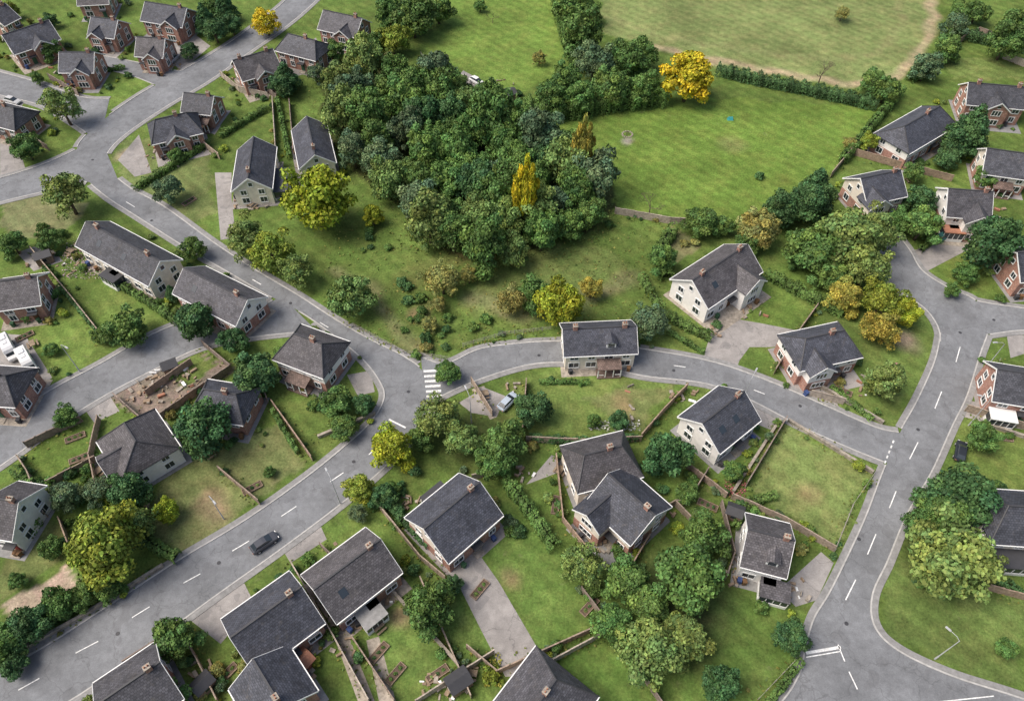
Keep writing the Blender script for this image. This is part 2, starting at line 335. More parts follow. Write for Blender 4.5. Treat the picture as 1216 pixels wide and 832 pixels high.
# ---------------------------------------------------------------- houses
house_fp=[]; bins=[]
SL=[(.074,.078,.096),(.068,.072,.088),(.088,.086,.096),(.098,.092,.098),(.08,.082,.095)]
def house(r1,r2,W=8.5,kind='gable',wall='white',eave=4.9,wing=None,porch=False,chim=1,lower=None,cons=None,slate=None,name=None,dormer=0,sky=0,k=.74):
    W*=.93
    rise=W/2*k; zr=eave+rise
    a=np.array(P(*r1,z=zr)); b=np.array(P(*r2,z=zr))
    if b[0]<a[0]: a,b=b,a
    c=(a+b)/2; Lr=float(np.linalg.norm(b-a)); ang=math.atan2(b[1]-a[1],b[0]-a[0])
    ov=.4; T=rise/(W/2)
    L=Lr-2*ov if kind=='gable' else Lr+W*.5
    e=bpy.data.objects.new(name or ('brick_house' if wall=='brick' else 'rendered_house'),None); scene.collection.objects.link(e); e.location=(c[0],c[1],0); e.rotation_euler=(0,0,ang)
    h,w=L/2,W/2; sc=random.choice(SL) if slate is None else slate
    j=random.uniform(.88,1.12); sc=tuple(x*j for x in sc)
    ca,sa=math.cos(ang),math.sin(ang)
    fp=[(c[0]+x*ca-y*sa,c[1]+x*sa+y*ca) for x,y in ((-h-.6,-w-.6),(h+.6,-w-.6),(h+.6,w+.6),(-h-.6,w+.6))]; house_fp.append(fp)
    mb=MB()
    if kind=='gable': mb.prismx([(-w,0),(w,0),(w,eave),(0,zr-.02),(-w,eave)],-h,h)
    else: mb.box(-h,h,-w,w,0,eave)
    if wing:
        wc,ww,wd=wing; wc*=h; wr=eave+ww/2*T
        mb.prismy([(wc-ww/2,0),(wc+ww/2,0),(wc+ww/2,eave),(wc,wr-.02),(wc-ww/2,eave)],-w-wd,-w+.5)
    mb.build('walls',[wall],e)
    if lower:
        mb=MB(); mb.box(-h-.03,h+.03,-w-.03,w+.03,0,2.45)
        if wing: mb.box(wc-ww/2-.03,wc+ww/2+.03,-w-wd-.03,-w+.2,0,2.45)
        mb.build('lower_walls',[lower],e)
    mb=MB(); th=.2
    if kind=='gable':
        X0=h+ov; eo=eave-ov*T
        mb.prismx([(-w-ov,eo+.05),(0,zr+.05),(w+ov,eo+.05),(w+ov,eo-th+.05),(0,zr-th+.05),(-w-ov,eo-th+.05)],-X0,X0)
        mb.box(-X0,X0,-.13,.13,zr,zr+.13,1)
    else:
        x1,y1=h+ov,w+ov; eo=eave-ov*T; rh=Lr/2
        vs=[(-x1,-y1,eo),(x1,-y1,eo),(x1,y1,eo),(-x1,y1,eo),(-rh,0,zr),(rh,0,zr)]
        mb.add(vs+[(x,y,eo-.16) for x,y,_ in vs[:4]],[(0,1,5,4),(1,2,5),(2,3,4,5),(3,0,4),(0,6,7,1),(1,7,8,2),(2,8,9,3),(3,9,6,0),(9,8,7,6)])
        mb.box(-rh,rh,-.13,.13,zr-.05,zr+.1,1)
        for sx in (-1,1):
            for sy in (-1,1): mb.tube((sx*rh,0,zr+.02),(sx*x1,sy*y1,eo+.03),.11,.11,5,1)
    if wing:
        xw=ww/2+.3; ew=eave-.3*T; y0,y1_=-w-wd-.35,-w+ww/2+.1
        mb.prismy([(wc-xw,ew+.06),(wc,wr+.06),(wc+xw,ew+.06),(wc+xw,ew-.12),(wc,wr-.12),(wc-xw,ew-.12)],y0,y1_)
        mb.box(wc-.12,wc+.12,y0,y1_,wr+.03,wr+.15,1)
    for q_ in range(dormer):
        xc=(-.5+q_*1.0)*h*.9 if dormer>1 else h*.3
        if wing and abs(xc-wc)<ww/2+1: xc=-wc
        zb=eave+.5; yb=-w+.6
        mb.prismy([(xc-1.0,zb+1.2),(xc,zb+1.75),(xc+1.0,zb+1.2),(xc+1.0,zb+1.08),(xc,zb+1.6),(xc-1.0,zb+1.08)],yb-.25,-.4)
    mb.build('roof',['slate','dark'],e,color=sc)
    tb=MB(); gl=MB()
    if kind=='gable':
        for sx in (-1,1):
            xa=sx*(h+ov+.004); xb=sx*(h+ov+.07)
            tb.prismx([(-w-ov,eo+.09),(0,zr+.09),(w+ov,eo+.09),(w+ov,eo-.22),(0,zr-.22),(-w-ov,eo-.22)],min(xa,xb),max(xa,xb))
    for sy in (-1,1):
        if wing and sy<0:
            xe=h+ov
            if wc-ww/2-.3>-xe: tb.box(-xe,wc-ww/2-.32,-w-ov-.15,-w-ov-.01,eave-ov*T-.12,eave-ov*T+.02)
            if wc+ww/2+.3<xe: tb.box(wc+ww/2+.32,xe,-w-ov-.15,-w-ov-.01,eave-ov*T-.12,eave-ov*T+.02)
        else: tb.box(-h-ov,h+ov,sy*(w+ov+.01),sy*(w+ov+.15),eave-ov*T-.12,eave-ov*T+.02)
    if wing:
        tb.prismy([(wc-xw,ew+.1),(wc,wr+.1),(wc+xw,ew+.1),(wc+xw,ew-.2),(wc,wr-.2),(wc-xw,ew-.2)],y0-.07,y0-.004)
    def win(face,s,z,ww_,hh,off=0):
        d=.04+off
        def bx(m_,s0,s1,z0,z1,d0,d1):
            if face=='f': m_.box(s0,s1,-w-d1,-w-d0,z0,z1)
            elif face=='b': m_.box(s0,s1,w+d0,w+d1,z0,z1)
            elif face=='l': m_.box(-h-d1,-h-d0,s0,s1,z0,z1)
            else: m_.box(h+d0,h+d1,s0,s1,z0,z1)
        bx(gl,s-ww_/2+.02,s+ww_/2-.02,z+.02,z+hh-.02,d-.04,d)
        f=.14
        bx(tb,s-ww_/2-f,s-ww_/2,z-f,z+hh+f,d-.04,d+.06); bx(tb,s+ww_/2,s+ww_/2+f,z-f,z+hh+f,d-.04,d+.06)
        bx(tb,s-ww_/2,s+ww_/2,z+hh,z+hh+f,d-.04,d+.06); bx(tb,s-ww_/2,s+ww_/2,z-f,z,d-.04,d+.10)
        if ww_>.9: bx(tb,s-.035,s+.035,z,z+hh,d+.002,d+.05)
    lo=.035 if lower else 0.0
    n=max(2,int(L/2.7)); door_i=n//2
    for face in 'fb':
        for i in range(n):
            s=-h+L*(i+.5)/n
            if wing and face=='f' and abs(s-wc)<ww/2+.7: continue
            if not(face=='f' and dormer and eave<4): win(face,s,eave-1.65,random.choice((1.1,1.4)),1.1)
            if face=='f' and i==door_i: continue
            if eave>4: win(face,s,.85,random.choice((1.1,1.7)),1.25,lo)
    for face in 'lr':
        for s in ((-W*.24,W*.24)):
            if eave>4: win(face,s,.85,1.4,1.3,lo)
            win(face,s,eave-1.6,1.15,1.15)
        if kind=='gable': win(face,0,eave+.5,.8,.9)
    if wing:
        yy=-w-wd
        for z,wn in ((.8,min(ww-1.2,2.4)),(eave-1.6,min(ww-1.4,2.0))):
            off=lo if z<2 else 0
            gl.box(wc-wn/2,wc+wn/2,yy-.04-off,yy-off,z,z+1.25)
            for x_ in np.linspace(-wn/2,wn/2,4): tb.box(wc+x_-.05,wc+x_+.05,yy-.1-off,yy-off,z,z+1.25)
            tb.box(wc-wn/2-.05,wc+wn/2+.05,yy-.12-off,yy-off,z-.1,z); tb.box(wc-wn/2-.05,wc+wn/2+.05,yy-.12-off,yy-off,z+1.25,z+1.35)
        if ww>4: gl.box(wc-.35,wc+.35,yy-.03,yy,eave+.3,eave+.95); tb.box(wc-.43,wc+.43,yy-.07,yy,eave+.95,eave+1.03); tb.box(wc-.43,wc+.43,yy-.07,yy,eave+.2,eave+.3)
    for q_ in range(dormer):
        xc=(-.5+q_*1.0)*h*.9 if dormer>1 else h*.3
        if wing and abs(xc-wc)<ww/2+1: xc=-wc
        zb=eave+.5; yb=-w+.6
        tb.prismy([(xc-.8,zb-.3),(xc+.8,zb-.3),(xc+.8,zb+1.1),(xc,zb+1.52),(xc-.8,zb+1.1)],yb,-.5)
        gl.box(xc-.55,xc+.55,yb-.03,yb,zb+.1,zb+1.0)
    for q_ in range(sky):
        xc=-h*.5+q_*h*.7; f=.45; yc=-w*(1-f); zc=eave+w*f*T
        d0,d1=.55,.5
        gl.add([(xc-d0,yc-d1,zc-d1*T+.1),(xc+d0,yc-d1,zc-d1*T+.1),(xc+d0,yc+d1,zc+d1*T+.1),(xc-d0,yc+d1,zc+d1*T+.1)]+[(xc-d0,yc-d1,zc-d1*T),(xc+d0,yc-d1,zc-d1*T),(xc+d0,yc+d1,zc+d1*T),(xc-d0,yc+d1,zc+d1*T)],[(0,1,2,3),(0,4,5,1),(1,5,6,2),(2,6,7,3),(3,7,4,0)])
    tb.build('window_frames_and_trim',['trim'],e); gl.build('windows',['glass'],e)
    ds=-h+L*(door_i+.5)/n
    if wing and abs(ds-wc)<ww/2+.8: ds=wc+(ww/2+1.0)*(1 if wc<0 else -1)
    db=MB(); db.box(ds-.5,ds+.5,-w-.09,-w-.01,0.05,2.1,0); db.build('door',['obj'],e,color=random.choice([(.25,.04,.03),(.03,.06,.12),(.05,.12,.07),(.5,.5,.48),(.12,.06,.03)]))
    pb=MB()
    if porch:
        pw=min(4.2,L*.45)
        pb.add([(ds-pw/2,-w-.05,3.0),(ds+pw/2,-w-.05,3.0),(ds+pw/2,-w-2.2,2.45),(ds-pw/2,-w-2.2,2.45),(ds-pw/2,-w-.05,2.85),(ds+pw/2,-w-.05,2.85),(ds+pw/2,-w-2.2,2.3),(ds-pw/2,-w-2.2,2.3)],[(0,1,2,3),(4,7,6,5),(0,4,5,1),(1,5,6,2),(2,6,7,3),(3,7,4,0)],0)
        for x_ in (-pw/2+.1,-pw/6,pw/6,pw/2-.1): pb.box(ds+x_-.07,ds+x_+.07,-w-2.15,-w-2.01,0,2.35,1)
        pb.box(ds-pw/2,ds+pw/2,-w-2.3,-w-.1,0,.25,2)
        pb.box(ds-pw/2,ds-1,-w-2.12,-w-2.04,.8,.9,1); pb.box(ds+1,ds+pw/2,-w-2.12,-w-2.04,.8,.9,1)
        pb.build('porch',['slate','trim','wood'],e,color=(.17,.12,.10))
    else:
        pb.box(ds-.9,ds+.9,-w-1.1,-w-.01,2.35,2.5,0); pb.box(ds-.8,ds+.8,-w-1.3,-w-.04,0,.16,1); pb.build('door_canopy',['dark','stone'],e)
    ab=MB(); ab.box(-h-.7,h+.7,-w-1.5-(wing[2] if wing else 0),w+.9,0,.03); ab.build('patio',[random.choice(['pave','concrete','stone'])],e)
    for s_ in random.sample([-.85,-.6,.6,.85],2):
        x,y=s_*h,-w-.75-(wing[2] if wing and abs(s_*h-wc)<ww/2+.5 else 0); bins.append((c[0]+x*ca-y*sa,c[1]+x*sa+y*ca,ang))
    cb=MB()
    for q_ in range(chim):
        xc=(h*.72,-h*.7)[q_]; 
        if kind!='gable': xc*=.3
        cb.box(xc-.4,xc+.4,-.32,.32,zr-.9,zr+.8,0); cb.box(xc-.46,xc+.46,-.38,.38,zr+.8,zr+.93,1)
        for d in (-.2,.2): cb.tube((xc+d,0,zr+.93),(xc+d,0,zr+1.3),.12,.09,8,2)
    if chim: cb.build('chimney',['brick','stone','pot'],e)
    if cons:
        cx_,cw,cd,sd,cm=cons; cx_*=h; xb=MB(); y0_,y1c=(sd*(w+.04),sd*(w+cd))
        xb.box(cx_-cw/2,cx_+cw/2,y0_,y1c,0,.7,0); xb.box(cx_-cw/2+.08,cx_+cw/2-.08,y0_,y1c-sd*.08,.7,2.3,1); xb.box(cx_-cw/2-.1,cx_+cw/2+.1,y0_,y1c+sd*.12,2.3,2.5,2)
        for x_ in np.linspace(-cw/2,cw/2,5): xb.box(cx_+x_-.05,cx_+x_+.05,y1c-sd*.02,y1c-sd*.12,.7,2.3,0)
        xb.build('extension',['trim','glass',cm],e,color=sc)
    return e
house((822,333),(888,290),9.5,'gable','white',4.8,wing=(.45,5.5,2.2),chim=2,sky=1)
house((957,402),(1003,392),8.2,'hip','white',4.8,wing=(-.45,4.5,1.8),lower='brick')
house((668,391),(756,387),7.5,'gable','cream',4.6,porch=True,chim=2,dormer=1)
house((834,503),(884,464),8.8,'gable','white',4.6,sky=2)
house((722,562),(778,612),9,'gable','cream',5,wing=(-.55,5.0,2.2),chim=1,lower='brick')
house((694,540),(738,529),8.5,'hip','cream',5,chim=1,cons=(-.3,4,3,-1,'trim'))
house((503,628),(570,572),9.8,'gable','cream',4.6,lower='brick',chim=1,cons=(.2,4,2.2,1,'dark'))
house((372,700),(452,640),9,'gable','cream',4.6,chim=1,sky=1,cons=(-.2,3.5,3,-1,'pave'),lower='brick')
house((273,757),(358,696),9.5,'gable','brick',4.6,chim=1)
house((300,782),(335,840),8.5,'gable','brick',4.6,chim=1)
house((112,838),(190,785),9,'gable','brick',4.6)
house((622,858),(660,806),10,'hip','cream',4.6)
house((888,628),(944,642),8.5,'gable','white',4.6,chim=1,cons=(.8,4,3,-1,'slate'),dormer=1)
house((147,502),(161,524),9.6,'hip','white',4.6,chim=0,wing=(.1,4.5,1.2))
house((242,462),(280,468),7.5,'hip','brick',3.9)
house((349,396),(382,408),8.6,'hip','white',5,lower='brick',porch=True)
house((218,318),(294,356),8.2,'gable','white',4.5,sky=1,lower='brick')
house((102,263),(190,310),8.2,'gable','cream',4.5,sky=2,chim=2,cons=(0,4,2.5,-1,'dark'))
house((-14,336),(44,328),8.5,'gable','brick',4.3)
house((-25,444),(6,446),8,'hip','brick',4.3)
house((-14,590),(22,596),9,'gable','white',4.6)
house((301,162),(294,212),8.3,'gable','cream',4.6,cons=(.3,8,3,1,'wood'))
house((364,138),(374,184),7.8,'gable','cream',4.6)
house((184,142),(220,134),8.6,'hip','brick',4.4,wing=(0,4.5,1.5))
house((218,110),(254,114),7.3,'gable','brick',4.2,porch=True)
house((70,62),(112,62),8.3,'gable','brick',4.3,wing=(.3,4.5,1.4))
house((108,20),(140,24),8,'gable','brick',4.3,wing=(-.3,4,1.4))
house((162,44),(196,46),8,'gable','brick',4.3,wing=(.3,4,1.4))
house((2,42),(58,24),9,'gable','brick',4.5,wing=(.2,4.5,1.5))
house((172,2),(222,10),8.5,'gable','brick',4.5,wing=(.5,5,1.5))
house((276,72),(324,58),9,'gable','brick',4.5,wing=(.1,4.5,1.6),chim=2)
house((342,40),(374,48),8,'hip','brick',4.4)
house((384,12),(430,22),8.5,'gable','brick',4.6,wing=(.4,4.5,1.5))
house((-16,120),(16,128),8,'hip','brick',4.3)
house((-14,14),(6,4),8,'gable','brick',4.3)
house((90,-14),(128,-16),8,'gable','brick',4.3)
house((1150,98),(1222,104),8.5,'gable','brick',4.8,wing=(0,5,1.8),chim=2)
house((1074,150),(1116,126),9.3,'hip','white',4.8,lower='brick')
house((1172,176),(1230,184),9,'gable','cream',4.6,porch=True,lower='brick')
house((1022,212),(1070,202),9,'gable','cream',4.8,wing=(-.6,5,1.8),lower='brick')
house((1126,224),(1180,228),9.2,'gable','white',5,wing=(.4,5,2),lower='brick',cons=(-.5,4,2.4,-1,'pot'))
house((1208,300),(1260,296),9,'gable','brick',4.6)
house((1184,438),(1245,448),8.5,'gable','brick',4.6,cons=(-.4,4,2.5,-1,'trim'))
house((1198,600),(1260,604),9,'hip','cream',4.6,cons=(-.4,5,3,-1,'dark'))
bb=MB(); bb.box(-.28,.28,-.3,.3,.12,1.0,0,-.03,-.03); bb.box(-.33,.33,-.36,.36,1.0,1.08); bb.tube((-.3,.28,.12),(-.2,.28,.12),.12,.12,8); bb.tube((.2,.28,.12),(.3,.28,.12),.12,.12,8); bb.box(-.3,.3,.36,.42,.9,1.0)
bo=bb.build('wheelie_bin',['obj'],loc=(bins[0][0],bins[0][1],.02),rot=bins[0][2],color=(.04,.10,.05))
for x,y,a in bins[1:]: inst('wheelie_bin',bo.data,x,y,.02,1,a+random.uniform(-.4,.4),random.choice([(.04,.10,.05),(.05,.05,.055),(.05,.08,.2),(.18,.10,.05)]))
# ---------------------------------------------------------------- foliage meshes
def fast_mesh(name,V,tint,mats,extra=None):
    n=len(V)//4
    me=bpy.data.meshes.new(name)
    ev,ef=([],[]) if extra is None else (extra.v,extra.f)
    vt=np.concatenate([V,np.array(ev,dtype=float).reshape(-1,3)]) if ev else V
    me.vertices.add(len(vt)); me.vertices.foreach_set('co',vt.astype('f4').ravel())
    li=np.arange(4*n).tolist(); ls=(np.arange(n)*4).tolist(); 
    for f in ef: ls.append(len(li)); li+=[4*n+i for i in f]
    me.loops.add(len(li)); me.loops.foreach_set('vertex_index',li); me.polygons.add(len(ls)); me.polygons.foreach_set('loop_start',ls)
    for k in mats: me.materials.append(M[k])
    me.polygons.foreach_set('material_index',[0]*n+[1]*(len(ls)-n))
    me.update(calc_edges=True)
    a=me.color_attributes.new('tint','FLOAT_COLOR','POINT'); t=np.ones((len(vt),4)); t[:4*n,:3]=np.repeat(tint,4,axis=0); a.data.foreach_set('color',t.astype('f4').ravel())
    return me
def leaves(cen,nor,size,jit=.45):
    n=len(cen); nn=nor+rng.normal(0,jit,(n,3)); nn/=np.linalg.norm(nn,axis=1)[:,None]
    r=rng.normal(0,1,(n,3)); t=np.cross(nn,r); t/=np.linalg.norm(t,axis=1)[:,None]; b=np.cross(nn,t)
    s=size*rng.uniform(.6,1.35,(n,1)); a=rng.uniform(.55,.9,(n,1))
    return np.stack([cen+t*s,cen+b*s*a,cen-t*s,cen-b*s*a],1).reshape(-1,3)
def tree_mesh(name,nc=34,nl=11000,flat=.85,zc=.88,kind='broad',leaf=.05,rmin=.11,rmax=.30):
    cs=[]; rs=[]; ph=rng.uniform(0,6,3); el_=rng.uniform(.82,1.0)
    for i in range(nc):
        d=rng.normal(0,1,3); d/=np.linalg.norm(d)
        if d[2]<-.7: d[2]*=-1
        if kind=='cone':
            t=(i+.5)/nc; ang=i*2.4; rr=(1-t)**.8*.72; c=np.array([math.cos(ang)*rr,math.sin(ang)*rr,.35+t*2.0]); r=.12+.26*(1-t)
        else:
            a_=math.atan2(d[1],d[0]); rad=rng.uniform(.5,.84)*(1+.13*math.sin(3*a_+ph[0])+.1*math.sin(5*a_+ph[1])); c=np.array([d[0]*rad,d[1]*rad*el_,zc+d[2]*rad*flat]); r=rng.uniform(rmin,rmax)
            if i<4: c=np.array([rng.uniform(-.25,.25),rng.uniform(-.25,.25),zc+rng.uniform(-.1,.3)*flat]); r=.46
        cs.append(c); rs.append(r)
    cs=np.array(cs); rs=np.array(rs); w=rs**2; w/=w.sum(); k=rng.choice(nc,nl,p=w)
    d=rng.normal(0,1,(nl,3)); d/=np.linalg.norm(d,axis=1)[:,None]; d[:,2]=np.where(d[:,2]<-.3,-d[:,2],d[:,2])
    rad=rs[k]*rng.uniform(.72,1.14,nl)*(1+.16*np.sin(d[:,0]*9+k)*np.sin(d[:,1]*8+2*k))
    cen=cs[k]+d*rad[:,None]*np.array([1,1,.85])
    inside=np.zeros(nl,bool)
    for c,r in zip(cs,rs): inside|=np.linalg.norm((cen-c)/np.array([1,1,.85]),axis=1)<r*.68
    cen,d,k=cen[~inside],d[~inside],k[~inside]
    cl=rng.uniform(.66,1.34,nc); hue=rng.uniform(-.14,.14,nc)
    lum=cl[k]*rng.uniform(.58,1.46,len(k)); tint=np.stack([lum*(1+hue[k]+rng.normal(0,.08,len(k))),lum,lum*(1-hue[k])],1)
    V=leaves(cen,d,leaf,.5)
    ex=MB(); ex.tube((0,0,-.02),(.03,.02,.55),.07,.05,8); ex.tube((.03,.02,.55),(0,0,1.25*min(1,zc) if kind!='cone' else 2.1),.05,.015,7)
    for i in range(4,min(nc,14)): 
        c=cs[i]; m_=Vector((c[0]*.45,c[1]*.45,.5*zc+.35*(c[2]-.5*zc))); ex.tube((.02,.01,(.4+.02*i)*zc),m_,.03,.022,6); ex.tube(m_,c,.022,.008,6)
    return fast_mesh(name,V,tint,['leaf','bark'],ex)
BROAD=[tree_mesh('broad_tree_%d'%i,nc=random.randint(44,80),nl=11500,flat=random.uniform(.75,1.05)) for i in range(10)]
LIGHT=[tree_mesh('airy_tree_%d'%i,nc=60,nl=8000,flat=.95,leaf=.043,rmin=.09,rmax=.24) for i in range(4)]
CONE=[tree_mesh('cone_tree_%d'%i,nc=40,nl=9000,kind='cone',leaf=.045) for i in range(2)]
SHRUB=[tree_mesh('shrub_%d'%i,nc=16,nl=2200,flat=.7,zc=.5,leaf=.09,rmin=.18,rmax=.34) for i in range(5)]
def bare_mesh():
    ex=MB()
    def br(p,d,l,r,k):
        q=p+d*l; ex.tube(p,q,r,r*.65,5)
        if k==0: return
        for i in range(3):
            nd=(d+Vector(rng.normal(0,.42,3))).normalized(); nd.z=abs(nd.z)*.9+.25; br(q,nd.normalized(),l*.68,r*.55,k-1)
    br(Vector((0,0,0)),Vector((0,0,1)),.6,.045,5)
    me=bpy.data.meshes.new('bare'); me.from_pydata(ex.v,[],ex.f); me.materials.append(M['bark']); return me
BARE=bare_mesh()
PAL={'G':(.100,.180,.045),'D':(.062,.130,.045),'L':(.170,.245,.068),'Y':(.48,.40,.025),'YG':(.215,.275,.04),'O':(.235,.235,.07),'OR':(.31,.285,.055),'B':(.108,.168,.082),'YY':(.265,.315,.028)}
def jc(k,a=.14):
    c=PAL[k]; f=random.uniform(1-a,1+a); return (c[0]*f*random.uniform(.93,1.07),c[1]*f,c[2]*f)
tree_xy=[]
def tree(u,v,r,k='G',kind=None):
    R=r/scl(v); R=r/scl(v,R); x,y=P(u,v,z=.88*R)
    if kind=='cone': me=random.choice(CONE); nm='conifer_tree'
    elif kind=='bare': me=BARE; nm='bare_tree'
    elif k in('L','YG','O','OR','B') and random.random()<.5: me=random.choice(LIGHT); nm='deciduous_tree'
    else: me=random.choice(BROAD); nm='deciduous_tree'
    inst(nm,me,x,y,0,R*1.04,random.uniform(0,6.28),jc(k),R*random.uniform(.9,1.1)); tree_xy.append((x,y,R))
def shrub_xy(x,y,R,k='G'):
    inst('shrub',random.choice(SHRUB),x,y,0,R,random.uniform(0,6.28),jc(k,.3),R*random.uniform(.8,1.2))
def shrub(u,v,r,k='G'):
    R=r/scl(v); x,y=P(u,v,z=R*.5); shrub_xy(x,y,R,k)
T=[(376,240,44,'YY'),(296,283,28,'L'),(326,303,30,'YG'),(352,322,26,'L'),(418,352,30,'L'),(316,28,17,'Y'),(275,30,14,'D'),(255,38,16,'D'),(335,102,18,'D'),(402,98,26,'L'),(13,14,11,'YG'),
(75,130,25,'L'),(78,232,33,'L'),(200,227,19,'B'),(228,297,17,'G'),(150,390,27,'G'),(233,383,25,'D'),(303,443,31,'D'),(240,513,38,'D'),(400,478,23,'G'),(408,507,19,'G'),(432,482,15,'D'),
(466,533,29,'YY'),(427,583,19,'YG'),(520,497,33,'L'),(548,522,26,'L'),(598,525,31,'G'),(634,488,25,'D'),(585,552,24,'G'),(531,442,17,'G'),(500,520,18,'G'),
(792,540,31,'D'),(692,672,32,'L'),(745,690,32,'G'),(818,683,45,'G'),(775,775,48,'L'),(728,742,28,'G'),(838,636,30,'G'),(812,760,34,'L'),(770,720,30,'G'),(510,722,34,'G'),(537,694,14,'D'),
(130,650,48,'YG'),(160,625,28,'L'),(198,607,17,'YY'),(118,583,22,'B'),(155,588,26,'D'),(60,650,16,'G'),(210,760,30,'G'),(195,828,26,'G'),(78,494,16,'G'),(80,590,20,'B'),(130,700,18,'G'),
(925,250,24,'D'),(962,243,27,'D'),(900,272,27,'O'),(832,263,23,'G'),(858,268,15,'G'),(968,298,34,'G'),(1005,290,42,'L'),(1040,278,32,'L'),(1028,322,32,'L'),(985,325,24,'G'),(1068,262,18,'G'),
(1003,352,24,'OR'),(1048,356,30,'YG'),(1044,390,26,'OR'),(1074,372,20,'YY'),(1052,456,25,'L'),(1092,240,22,'D'),(1095,268,26,'G'),(1172,294,35,'D'),(1196,275,18,'D'),(1147,326,15,'G'),
(817,95,33,'Y'),(1000,17,10,'O'),(1140,588,44,'D'),(1125,660,56,'L'),(1100,628,30,'G'),(1166,520,21,'G'),(1120,620,34,'G'),(1165,665,26,'L'),(940,756,23,'D'),(1020,552,9,'YG'),
(443,258,14,'YY'),(525,333,26,'O'),(557,328,13,'O'),(510,385,12,'O'),(607,357,22,'O'),(634,350,24,'G'),(664,364,31,'YY'),(702,343,17,'OR'),(770,382,28,'B'),(784,310,20,'G'),(520,362,12,'O'),
(440,55,18,'G'),(466,48,22,'YG'),(490,20,30,'G'),(462,20,20,'G'),(462,75,18,'O'),(520,10,22,'G'),(398,62,14,'G'),(570,8,8,'G'),(375,88,14,'B'),
(690,45,30,'G'),(678,12,24,'G'),(705,78,30,'B'),(740,72,28,'G'),(762,68,22,'G'),(725,105,26,'G'),(690,120,22,'G'),(655,120,22,'G'),(765,108,22,'G'),(672,95,22,'G'),(640,130,12,'G'),(700,15,16,'G'),
(1035,100,16,'G'),(1052,108,18,'G'),(1032,170,14,'YG'),(1100,80,20,'B'),(1125,60,18,'G'),(1135,30,18,'B'),(1140,165,26,'D'),(1195,50,26,'G'),(1205,30,22,'G'),(1160,15,16,'G'),(1170,210,16,'G'),(1125,188,16,'D'),
(30,175,20,'G'),(60,60,14,'G'),(225,60,12,'D'),(250,10,14,'G'),(45,95,8,'G'),(60,25,10,'D'),(210,185,10,'G'),(120,400,12,'G'),(60,285,16,'G'),(15,290,18,'G'),(60,415,10,'G'),
(5,760,28,'G'),(38,742,26,'D'),(72,716,24,'G'),(100,712,18,'G'),(15,785,20,'D'),(20,690,12,'G'),(735,500,14,'D'),(705,500,10,'G'),(280,405,18,'D'),(320,560,8,'G'),(945,310,12,'G'),(1130,345,10,'G'),(455,590,18,'D'),(425,610,14,'B'),(890,290,16,'G'),(1010,170,10,'O'),(1085,205,14,'G'),(870,560,14,'G'),(815,585,16,'G'),(855,810,26,'D'),(880,330,14,'D'),(1195,770,14,'G'),(640,70,10,'O'),(520,75,9,'O')]
for t in T: tree(*t)
for t in [(1150,160,24,'D','cone'),(268,14,15,'D','cone'),(340,95,17,'D','cone'),(245,28,14,'D','cone'),(965,232,26,'D','cone'),(205,350,10,'D','cone')]: tree(*t)
tree(977,84,20,'O','bare'); tree(773,242,20,'O','bare'); tree(585,20,9,'O','bare')
wood=[P(*p) for p in [(395,98),(440,88),(480,92),(560,118),(635,158),(690,195),(722,245),(700,268),(645,285),(580,305),(530,290),(480,232),(425,190),(398,140)]]
wp=np.array(wood); pts=[]
for _ in range(4000):
    x=random.uniform(wp[:,0].min(),wp[:,0].max()); y=random.uniform(wp[:,1].min(),wp[:,1].max())
    if sp(x,y,wood) and all((x-a)**2+(y-b)**2>5.3**2 for a,b in pts): pts.append((x,y))
for x,y in pts:
    R=random.uniform(3.9,6.2); edge=sum(sp(x+dx,y+dy,wood) for dx,dy in ((0,-9),(9,0),(7,-7)))<3
    kk=random.choices(['G','D','L','B'],[6,2,4,3] if edge else [9,6,.8,2.5])[0]
    inst('deciduous_tree',random.choice(BROAD),x,y-4.5,0,R,random.uniform(0,6.28),jc(kk,.14),R*random.uniform(.95,1.3)); tree_xy.append((x,y-4.5,R))
